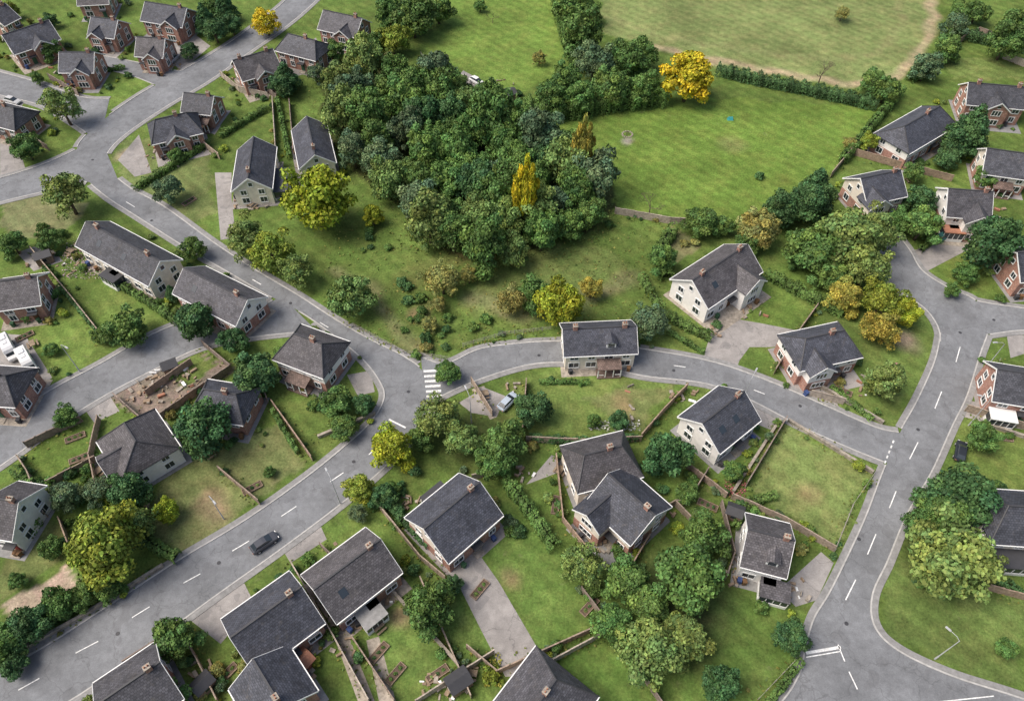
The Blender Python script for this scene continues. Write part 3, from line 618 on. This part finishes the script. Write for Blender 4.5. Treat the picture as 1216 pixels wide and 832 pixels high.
# two autumn-yellow trees standing proud of the wood's southern edge
for u,v,R,k in [(625,236,3.1,'Y'),(692,184,3.0,'OR')]:
    x,y=P(u,v,z=9.0); inst('deciduous_tree',BROAD[2],x,y,0,R,1.0,jc(k),R*3.6/1.0*1.0/1.0*.95)
for _ in range(110):
    x=random.uniform(-230,230); y=random.uniform(5,300)
    uu=x*FPX/(y*C+CAMH*S); vv=(CAMH*C-y*S)/(y*C+CAMH*S)*FPX
    if (abs(uu)>670 or abs(vv)>480) and not in_road(x,y):
        R=random.uniform(3,5.5); inst('deciduous_tree',random.choice(BROAD),x,y,0,R,random.uniform(0,6),jc(random.choice('GGDL'),.2))
def hedge(pts,h=1.8,w=1.5,k='G'):
    g=cr([P(*p) for p in pts],6); g=np.array(g); sl=np.linalg.norm(np.diff(g,axis=0),axis=1); cum=np.concatenate([[0],np.cumsum(sl)]); L=cum[-1]
    n=int(L*(2*h+w)*34); s=rng.uniform(0,L,n); i=np.clip(np.searchsorted(cum,s)-1,0,len(sl)-1); t=((s-cum[i])/sl[i])[:,None]
    base=g[i]*(1-t)+g[i+1]*t; tg=(g[i+1]-g[i])/sl[i][:,None]; nr=np.stack([-tg[:,1],tg[:,0]],1)
    a=rng.uniform(-.15,math.pi+.15,n); ca,sa=np.cos(a),np.sin(a)
    e=.55; cx=np.sign(ca)*np.abs(ca)**e*w/2; cz=np.maximum(np.sign(sa)*np.abs(sa)**e,0)*h
    cz=np.where(np.abs(ca)>.85,rng.uniform(0.05,.95,n)*h,cz)
    b=1+.16*np.sin(s*1.7+pts[0][0])+.12*np.sin(s*4.1+2*ca)+rng.normal(0,.06,n)
    cen=np.stack([base[:,0]+nr[:,0]*cx*b,base[:,1]+nr[:,1]*cx*b,cz*b],1); nor=np.stack([nr[:,0]*ca,nr[:,1]*ca,sa+.15],1)
    lum=(1+.25*np.sin(s*.9)+.18*np.sin(s*2.7+ca*2))*rng.uniform(.6,1.4,n); tint=np.stack([lum*rng.uniform(.9,1.15,n),lum,lum],1)
    ex=MB()
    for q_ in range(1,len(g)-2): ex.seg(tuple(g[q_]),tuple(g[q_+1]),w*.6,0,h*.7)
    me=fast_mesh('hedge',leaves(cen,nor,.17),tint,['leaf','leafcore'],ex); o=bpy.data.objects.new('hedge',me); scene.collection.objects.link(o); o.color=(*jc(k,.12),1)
hedge([(612,138),(660,140),(720,130),(790,122)],4.2,4.5,'G'); hedge([(850,88),(900,100),(960,112),(1040,130)],2.6,2.6,'D')
hedge([(660,-10),(672,40),(690,90)],3.5,4,'G'); hedge([(1078,98),(1105,78),(1128,50),(1135,10)],2.4,2.4,'G'); hedge([(1068,112),(1040,145),(1012,180),(998,195)],2.2,1.8,'G')
hedge([(908,328),(950,350),(1000,376)],2,1.8,'G'); hedge([(600,572),(628,608),(660,655)],2,1.9,'G'); hedge([(1140,45),(1216,62)],2.4,3,'D'); hedge([(628,522),(690,526),(758,522)],1.4,1.0,'D')
hedge([(160,228),(205,200),(250,172)],1.5,1.2,'G'); hedge([(262,165),(285,150),(320,130)],1.4,1.2,'G'); hedge([(130,332),(180,362),(212,385)],1.4,1.4,'G'); hedge([(30,385),(75,345)],1.3,1,'G'); hedge([(75,345),(128,408)],1.2,.7,'D')
hedge([(35,640),(50,600),(22,560)],1.6,1.6,'G'); hedge([(0,765),(60,735),(110,705)],2.6,2.6,'G'); hedge([(760,330),(790,375),(845,405)],1.6,1.5,'G'); hedge([(792,395),(835,420)],1,.8,'G')
hedge([(100,90),(150,82)],1.2,1,'G'); hedge([(330,120),(345,190)],1.4,1,'G'); hedge([(640,455),(700,455)],.9,.8,'G'); hedge([(870,630),(890,600),(920,590)],1.3,1.3,'G'); hedge([(905,845),(950,785)],1.1,1.0,'G'); hedge([(1180,690),(1230,715)],1.2,1.2,'D')
hedge([(800,275),(785,300),(790,335)],2.2,2.2,'G'); hedge([(985,460),(1035,500)],1,.9,'G'); hedge([(355,540),(325,490)],1.3,.8,'G'); hedge([(1110,285),(1090,300)],1.2,1,'G'); hedge([(460,600),(510,650)],1.6,1.2,'D')
hedge([(215,665),(180,645),(165,600)],1.8,1.6,'G'); hedge([(0,130),(30,150),(50,175)],1.3,1.2,'G')
# ---------------------------------------------------------------- fences & walls
fence_pts=[]
def fence(pts,kind='wood',h=1.8,color=None):
    g=[P(*p) for p in pts]; m_=MB(); color=color or random.choice([(.34,.27,.21),(.40,.34,.28),(.30,.23,.18),(.33,.24,.18),(.24,.19,.16)])
    for a,b in zip(g[:-1],g[1:]):
        L=math.hypot(b[0]-a[0],b[1]-a[1]); n=max(1,round(L/1.9)); 
        for i in range(n):
            p=(a[0]+(b[0]-a[0])*i/n,a[1]+(b[1]-a[1])*i/n); q_=(a[0]+(b[0]-a[0])*(i+1)/n,a[1]+(b[1]-a[1])*(i+1)/n)
            if in_road(*p) or in_road(*q_): continue
            fence_pts.append(p)
            ux,uy=(q_[0]-p[0])/(L/n),(q_[1]-p[1])/(L/n)
            if kind=='wood':
                m_.seg((p[0]-ux*.08,p[1]-uy*.08),(p[0]+ux*.08,p[1]+uy*.08),.16,0,h+.12); hh=h*random.uniform(.95,1.03)
                m_.seg((p[0]+ux*.085,p[1]+uy*.085),(q_[0]-ux*.085,q_[1]-uy*.085),.06,.05,hh)
                m_.seg((p[0]+ux*.085,p[1]+uy*.085),(q_[0]-ux*.085,q_[1]-uy*.085),.18,hh+.002,hh+.05)
            elif kind=='wire':
                m_.seg((p[0]-ux*.05,p[1]-uy*.05),(p[0]+ux*.05,p[1]+uy*.05),.1,0,1.15)
                for z in (.4,.75,1.05): m_.seg((p[0]+ux*.055,p[1]+uy*.055),(q_[0]-ux*.055,q_[1]-uy*.055),.03,z,z+.05)
            else: m_.seg(p,q_,.35,0,h); m_.seg(p,q_,.45,h+.002,h+.1)
    if m_.f: m_.build({'wood':'wooden_fence','wire':'post_and_rail_fence','wall':'stone_wall'}[kind],['stone' if kind=='wall' else 'wood'],color=color)
for f in [[(325,482),(372,548)],[(20,538),(38,565),(58,615)],[(20,538),(100,500)],[(60,577),(118,547)],[(235,405),(276,440),(178,508),(130,466),(235,405)],[(176,470),(230,432)],
 [(446,598),(500,665),(530,690)],[(348,672),(385,735),(440,835)],[(382,650),(400,668)],[(495,835),(588,775)],[(590,800),(720,742)],[(690,702),(722,745),(785,838)],[(815,462),(788,490),(760,522)],
 [(868,592),(930,620),(990,655)],[(885,578),(908,540),(932,500)],[(815,556),(862,592)],[(730,254),(795,266),(860,268)],[(1005,182),(1060,198),(1130,216)],[(968,368),(945,400),(918,445)],[(1012,180),(985,212)],
 [(1145,488),(1216,510)],[(325,122),(330,200)],[(765,620),(800,600),(840,640)],[(40,300),(90,360),(128,408)],[(262,560),(310,600)],[(500,690),(560,830)],[(620,520),(625,455)],[(1170,700),(1216,712)],
 [(1120,62),(1160,40),(1216,60)],[(255,85),(285,110),(320,118)],[(60,95),(95,115)],[(300,95),(330,120)],[(1000,480),(960,470)],[(560,455),(585,495)],
 [(420,760),(470,835)],[(625,525),(700,528),(762,524)],[(660,545),(668,620),(700,660)],[(75,620),(92,665)],[(150,560),(180,590),(165,640)],[(230,165),(262,190)],[(345,125),(350,185)],[(10,150),(60,180)],[(1190,70),(1216,80)],[(1105,255),(1110,285)],[(1180,215),(1216,225)],[(855,600),(870,660),(860,690)],
 [(215,745),(240,790),(262,835)],[(205,755),(150,790)],[(600,560),(560,570)],[(770,640),(740,690)],[(555,770),(590,800)],[(715,755),(650,790)],[(840,560),(815,600),(800,600)],[(300,430),(320,480)],[(120,500),(110,545),(118,580)]]: fence(f)
for f in [[(420,388),(480,420),(535,428)],[(550,412),(600,398),(655,392)],[(880,335),(905,325)],[(500,66),(515,90),(545,92)],[(965,640),(990,655),(1012,600),(1038,562)],[(900,830),(948,780)],[(1185,430),(1165,470)]]: fence(f,'wire',color=(.34,.31,.28))
for f in [[(-10,792),(98,733),(195,672)],[(970,458),(1048,503)],[(985,490),(1020,505)],[(70,492),(30,520)],[(935,500),(1036,562)],[(1170,505),(1216,520)],[(378,520),(446,492)],[(455,690),(545,790)],[(870,585),(925,500)]]: fence(f,'wall',.7)
def free(x,y): 
    return not in_road(x,y) and not any(sp(x,y,d) for d in drive_polys) and not any(sp(x,y,d) for d in house_fp)
for p in fence_pts:
    if random.random()<.36:
        x,y=p[0]+random.uniform(-1.2,1.2),p[1]+random.uniform(-1.2,1.2)
        if free(x,y): shrub_xy(x,y,random.uniform(.35,1.15),random.choice(['G','G','D','L','O','B','YG']))
for fp in house_fp:
    for _ in range(11):
        i=random.randrange(4); a,b=fp[i],fp[(i+1)%4]; t=random.random(); cx_=sum(q[0] for q in fp)/4; cy_=sum(q[1] for q in fp)/4
        x,y=a[0]*(1-t)+b[0]*t,a[1]*(1-t)+b[1]*t; d=math.hypot(x-cx_,y-cy_); e_=random.uniform(.6,3.8); x+=(x-cx_)/d*e_; y+=(y-cy_)/d*e_
        if free(x,y): shrub_xy(x,y,random.uniform(.4,1.3),random.choice(['G','G','D','L','O','B','YG']))
for x0,y0,x1,y1,n,k in [(480,370,540,420,12,'O'),(560,380,600,395,3,'G'),(430,270,470,300,5,'G'),(640,270,740,262,5,'G'),(895,205,990,215,2,'L'),(460,330,510,400,6,'O'),(600,110,640,140,6,'G'),(520,80,600,120,8,'O'),(80,560,150,620,9,'G'),(0,560,40,680,6,'G'),(440,560,510,620,10,'G'),(700,640,760,720,8,'G'),(740,500,830,600,8,'G'),(1060,690,1110,700,3,'G'),(860,240,1000,300,9,'G'),(780,280,830,330,6,'O'),(40,270,100,330,7,'G')]:
    for _ in range(n):
        x,y=P(random.uniform(x0,x1),random.uniform(min(y0,y1),max(y0,y1)))
        if free(x,y): shrub_xy(x,y,random.uniform(.5,1.6),random.choice([k,'G','D']))
tp=[]
for p in fence_pts:
    for _ in range(9): tp.append((p[0]+random.gauss(0,.7),p[1]+random.gauss(0,.7)))
for i in range(len(wood)):
    a,b=wood[i],wood[(i+1)%len(wood)]
    for _ in range(120): t=random.random(); tp.append((a[0]+(b[0]-a[0])*t+random.gauss(0,3),a[1]+(b[1]-a[1])*t-3+random.gauss(0,3)))
for _ in range(1500):
    x,y=P(random.uniform(380,790),random.uniform(270,410)); tp.append((x,y))
tp=[p for p in tp if not in_road(*p)]
cen=np.array([(x,y,random.uniform(.05,.3)) for x,y in tp]); lum=rng.uniform(.6,1.5,(len(tp),1)); me=fast_mesh('rough_grass',leaves(cen,np.tile([0,0,1.],(len(tp),1)),.22,.7),np.concatenate([lum*rng.uniform(.8,1.5,(len(tp),1)),lum,lum],1),['leaf','bark'])
o=bpy.data.objects.new('rough_grass',me); scene.collection.objects.link(o); o.color=(.13,.18,.045,1)
# ---------------------------------------------------------------- vehicles
def car(u,v,ang_to,color,kind='car'):
    x,y=P(u,v); x2,y2=P(*ang_to); a=math.atan2(y2-y,x2-x); e=bpy.data.objects.new('parked_car' if kind=='car' else kind,None); scene.collection.objects.link(e); e.location=(x,y,.05); e.rotation_euler=(0,0,a)
    if kind=='car' or kind=='moving_car':
        st=[(-2.15,.72,.45,.75),(-2.05,.84,.28,.92),(-1.3,.9,.22,.95),(1.0,.9,.22,.93),(1.75,.86,.24,.80),(2.1,.76,.3,.66),(2.18,.66,.42,.58)]
        gh=[(-1.85,.70,.94,.96),(-1.25,.62,.94,1.42),(-.2,.63,.94,1.47),(.35,.62,.94,1.42),(1.15,.72,.92,.94)]; W0=[(-1.3,.78),(1.3,.78)]; wr=.32
    else:
        st=[(-3.0,.95,.5,2.3),(-2.9,1.0,.35,2.5),(1.2,1.0,.35,2.55),(1.7,1.0,.35,2.3),(2.3,.98,.35,1.25),(2.9,.9,.4,1.05),(3.0,.8,.5,.8)]; gh=[(1.2,.9,1.3,2.35),(1.75,.93,1.3,2.2),(2.28,.9,1.2,1.3)]; W0=[(-1.9,.9),(2.0,.9)]; wr=.36
    def loft(m_,S_,mat=0,tp=.86):
        rings=[]
        for X_,w_,z0,z1 in S_:
            zm=z0+(z1-z0)*.7
            rings.append([(X_,-w_*.92,z0),(X_,-w_,zm if mat==0 else z0),(X_,-w_*tp,z1),(X_,w_*tp,z1),(X_,w_,zm if mat==0 else z0),(X_,w_*.92,z0)])
        vs=[p for r in rings for p in r]; fs=[]
        for i in range(len(rings)-1):
            for q_ in range(6): fs.append((i*6+q_,i*6+(q_+1)%6,(i+1)*6+(q_+1)%6,(i+1)*6+q_))
        fs+= [tuple(range(5,-1,-1)),tuple((len(rings)-1)*6+i for i in range(6))]; m_.add(vs,fs,0)
    b_=MB(); loft(b_,st); b_.build('body',['paintcar'],e,color=color)
    g_=MB(); loft(g_,gh,1,.84); g_.build('cabin_glass',['glass'],e)
    r_=MB()
    if 'car' in kind:
        r_.add([(-1.3,-.56,1.44),(-.2,-.56,1.495),(.35,-.55,1.445),(.35,.55,1.445),(-.2,.56,1.495),(-1.3,.56,1.44),(-1.3,-.5,1.40),(-.2,-.5,1.42),(.35,-.5,1.40),(.35,.5,1.40),(-.2,.5,1.42),(-1.3,.5,1.4)],[(0,1,4,5),(1,2,3,4),(0,6,7,1),(1,7,8,2),(2,8,9,3),(3,9,10,4),(4,10,11,5),(5,11,6,0)])
    else: r_.box(-2.2,-1.0,-.5,.5,2.52,2.68); r_.box(-.6,.2,-.35,.35,2.52,2.64)
    r_.build('roof_panel',['paintcar'],e,color=color)
    w_=MB()
    for X_,hw in W0:
        for sy in (-1,1): w_.tube((X_,sy*(hw-.08),wr),(X_,sy*(hw+.13),wr),wr,wr,14,0); w_.tube((X_,sy*(hw+.13),wr),(X_,sy*(hw+.15),wr),wr*.6,wr*.55,10,1)
    w_.build('wheels',['rubber','metal'],e)
    l_=MB(); xf=st[-2][0]
    for sy in (-1,1): l_.box(xf-.1,xf+.05,sy*.42,sy*.72,.55,.68,0); l_.box(st[0][0]-.03,st[0][0]+.1,sy*.45,sy*.74,.62,.78,1)
    l_.build('lights',['trim','pot'],e)
car(315,646,(330,636),(.07,.075,.09),'moving_car'); car(603,479,(614,468),(.42,.48,.55)); car(1139,538,(1142,520),(.03,.035,.045)); car(566,99,(577,105),(.78,.78,.78)); car(1117,284,(1130,278),(.05,.16,.15)); car(1190,636,(1212,645),(.03,.03,.035)); car(1204,650,(1225,660),(.6,.6,.6))
car(36,434,(45,450),(.7,.7,.69),'camper_van'); car(14,418,(22,434),(.66,.66,.66),'camper_van'); car(360,76,(372,70),(.25,.04,.03)); car(16,122,(30,126),(.5,.5,.5)); car(207,72,(218,62),(.4,.4,.42))
# ---------------------------------------------------------------- street furniture
def lamp(u,v,to):
    x,y=P(u,v); x2,y2=P(*to); a=math.atan2(y2-y,x2-x); m_=MB(); m_.tube((0,0,0),(0,0,1.2),.12,.11,8); m_.tube((0,0,1.2),(0,0,7.4),.08,.05,8); m_.tube((0,0,7.35),(.5,0,7.8),.045,.04,6); m_.tube((.5,0,7.8),(1.5,0,7.9),.04,.035,6)
    m_.box(1.4,2.2,-.14,.14,7.84,7.98,0,.08,.04); m_.build('street_lamp',['metal'],loc=(x,y,0),rot=a)
for l in [((266,616),(285,640)),((404,598),(390,570)),((95,441),(110,450)),((1110,782),(1085,760)),((560,502),(550,480)),((1168,440),(1140,440)),((880,480),(890,462)),((1150,505),(1130,500))]: lamp(*l[0],l[1])
def shed(u,v,rot,w=2.4,l=3,color=(.24,.17,.13),roofc='dark'):
    x,y=P(u,v); e=MB(); h=1.9; e.prismx([(-w/2,0),(w/2,0),(w/2,h),(0,h+.6),(-w/2,h)],-l/2,l/2,0)
    e.prismx([(-w/2-.15,h-.05),(0,h+.68),(w/2+.15,h-.05),(w/2+.15,h-.13),(0,h+.6),(-w/2-.15,h-.13)],-l/2-.15,l/2+.15,1); e.box(-l/2-.03,-l/2-.001,-.4,.4,.05,1.75,2); e.box(-.4,.4,-w/2-.03,-w/2-.001,.9,1.5,3)
    e.build('garden_shed',['wood',roofc,'trim','glass'],loc=(x,y,0),rot=rot,color=color)
for s in [(545,812,.6),(358,792,.9,2.5,3.5,(.28,.09,.06)),(205,440,.5,2,2.5),(600,118,.4,3,5,(.3,.22,.16)),(870,612,-.4,2,2.4),(55,310,.5),(1170,455,0,2,2.4),(245,815,.9,2,2.6)]: shed(*s,roofc='dark' if s[0]!=358 else 'pot')
def raised_bed(u,v,rot,l=3.2,w=1.2):
    x,y=P(u,v); m_=MB()
    m_.box(-l/2,l/2,-w/2,-w/2+.08,0,.35); m_.box(-l/2,l/2,w/2-.08,w/2,0,.35); m_.box(-l/2,-l/2+.08,-w/2+.082,w/2-.082,0,.35); m_.box(l/2-.08,l/2,-w/2+.082,w/2-.082,0,.35); m_.box(-l/2+.082,l/2-.082,-w/2+.082,w/2-.082,0,.27,1)
    m_.build('raised_bed',['wood','soil'],loc=(x,y,0),rot=rot,color=(.3,.22,.16))
    for i in range(3): shrub_xy(x+math.cos(rot)*(i-1)*.9,y+math.sin(rot)*(i-1)*.9,.4,random.choice('GLD'))
for a in [(450,775,.9),(470,800,.9),(520,800,.6),(660,600,1.4),(700,720,.8),(840,600,-.5),(300,580,.6),(90,520,.5),(95,545,.5),(570,700,.9),(290,460,.5),(1000,465,-.5),(1190,520,-.2),(30,400,.7),(225,240,.9),(270,800,.9)]: raised_bed(*a)
def furniture(u,v):
    x,y=P(u,v); m_=MB(); m_.box(-.8,.8,-.45,.45,.7,.76); [m_.box(a-.04,a+.04,b-.04,b+.04,0,.7) for a in (-.7,.7) for b in (-.35,.35)]
    m_.box(-.8,.8,-.95,-.65,.42,.47); m_.box(-.8,.8,.65,.95,.42,.47)
    for a in (-.6,.6):
        for b in (-.8,.8): m_.box(a-.04,a+.04,b-.1,b+.1,0,.42)
    m_.build('picnic_table',['wood'],loc=(x,y,0),rot=random.uniform(0,3),color=(.25,.19,.13))
for p in [(575,470),(665,560),(450,745),(250,540),(120,560),(85,300),(40,410),(300,245),(1080,215),(560,800)]: furniture(*p)
def debris(name,u0,v0,u1,v1,n,mats=('wood','stone','trim','pot')):
    m_=MB()
    for _ in range(n):
        x,y=P(random.uniform(u0,u1),random.uniform(v0,v1)); a=random.uniform(0,3.14); l=random.uniform(.2,1.3); q_=(x+math.cos(a)*l,y+math.sin(a)*l)
        if in_road(x,y): continue
        m_.seg((x,y),q_,random.uniform(.1,.6),0.035,random.uniform(.1,.55),random.choices(range(len(mats)),[6,4,.6,1.2])[0])
    if m_.f: m_.build(name,list(mats),color=(.3,.22,.15))
for a in [(150,440,240,480,70),(395,640,420,780,20),(500,800,560,832,26),(330,770,375,815,40),(575,95,620,125,26),(475,590,500,610,14),(845,375,860,400,8),(20,300,80,325,12),(75,288,125,330,26),(700,635,740,660,22),(1015,445,1030,470,6),(740,460,760,500,6),(795,465,830,480,12),(270,225,325,250,16),(165,160,240,200,20),(880,360,920,380,8),(1130,245,1190,275,16),(60,80,120,110,10),(275,90,330,105,10),(615,555,635,575,10),(420,720,450,750,16),(445,690,465,720,12),(225,780,260,820,14),(935,690,960,715,10),(860,665,880,700,10),(770,600,800,620,10),(600,455,615,470,5)]: debris('garden_clutter',*a)
def flowers(u0,v0,u1,v1,n,c):
    xy=[P(random.uniform(u0,u1),random.uniform(v0,v1)) for _ in range(n)]; cen=np.array([(x,y,random.uniform(.1,.45)) for x,y in xy]); nor=np.tile([0,0,1.],(n,1)); lum=rng.uniform(.5,1.5,(n,1)); t=np.tile([1,1,1.],(n,1))*lum
    me=fast_mesh('flower_bed',leaves(cen,nor,.16,.4),t,['leaf','bark']); o=bpy.data.objects.new('flower_bed',me); scene.collection.objects.link(o); o.color=(*c,1)
for a in [(75,288,125,332,300,(.4,.3,.32)),(75,290,122,330,400,(.08,.14,.04)),(690,680,700,690,30,(.5,.4,.1)),(700,500,760,512,160,(.5,.5,.45)),(1060,430,1066,440,30,(.6,.3,.3)),(575,775,595,815,150,(.3,.28,.05)),(860,570,885,590,120,(.3,.1,.1)),(190,75,215,85,80,(.35,.2,.05))]: flowers(*a)
shrub(583,800,14,'YG')
m_=MB(); g=[P(*p) for p in [(1150,40),(1170,34),(1194,46),(1174,54)]]; m_.poly(g,0,.10,0); c_=np.mean(g,axis=0); m_.poly([tuple(c_+(np.array(p)-c_)*.78) for p in g],.10,.115,1); m_.build('swimming_pool',['pave','water'])
x,y=P(867,142); m_=MB(); m_.add([(-.7,-.5,0),(.7,-.5,0),(.7,.5,0),(-.7,.5,0),(-.5,0,.8),(.5,0,.8)],[(0,1,5,4),(1,2,5),(2,3,4,5),(3,0,4)]); m_.build('play_tent',['obj'],loc=(x,y,0),color=(.05,.32,.33))
x,y=P(745,160); m_=MB()
for i in range(14): a=i*.449; m_.box(math.cos(a)*1.2-.2,math.cos(a)*1.2+.2,math.sin(a)*1.2-.17,math.sin(a)*1.2+.17,0,.25,0,.05,.05)
for i in range(3): a=i*2.1; m_.tube((math.cos(a)*.5,math.sin(a)*.5,0),(0,0,1.0),.06,.05,6,1)
m_.build('fire_ring',['stone','bark'],loc=(x,y,0))
# ---------------------------------------------------------------- light & camera
w=bpy.data.worlds.new('World'); scene.world=w; w.use_nodes=True; nt=w.node_tree; bg=nt.nodes['Background']
sk=nt.nodes.new('ShaderNodeTexSky'); sk.sky_type='NISHITA'; sk.sun_disc=False
az=math.radians(-100); el=math.radians(56)
sk.sun_elevation=el; sk.sun_rotation=az; sk.dust_density=5; sk.air_density=1.0; sk.ozone_density=.3
nt.links.new(sk.outputs[0],bg.inputs[0]); bg.inputs[1].default_value=.15
sd=bpy.data.lights.new('sun','SUN'); sd.energy=2.8; sd.angle=math.radians(36); sd.color=(1,.95,.88)
so=bpy.data.objects.new('sun',sd); scene.collection.objects.link(so)
dv=Vector((math.sin(az)*math.cos(el),math.cos(az)*math.cos(el),math.sin(el))); so.rotation_euler=dv.to_track_quat('Z','Y').to_euler()
cd=bpy.data.cameras.new('camera'); cam=bpy.data.objects.new('camera',cd); scene.collection.objects.link(cam); cam.location=(0,0,CAMH); cam.rotation_euler=(math.radians(90)-TH,0,0)
cd.sensor_width=36; cd.lens=FPX/1216*36; cd.clip_end=12000; cd.clip_start=1; scene.camera=cam
scene.view_settings.view_transform='Standard'; scene.view_settings.look='None'; scene.view_settings.exposure=0
print('objects',len(bpy.data.objects))
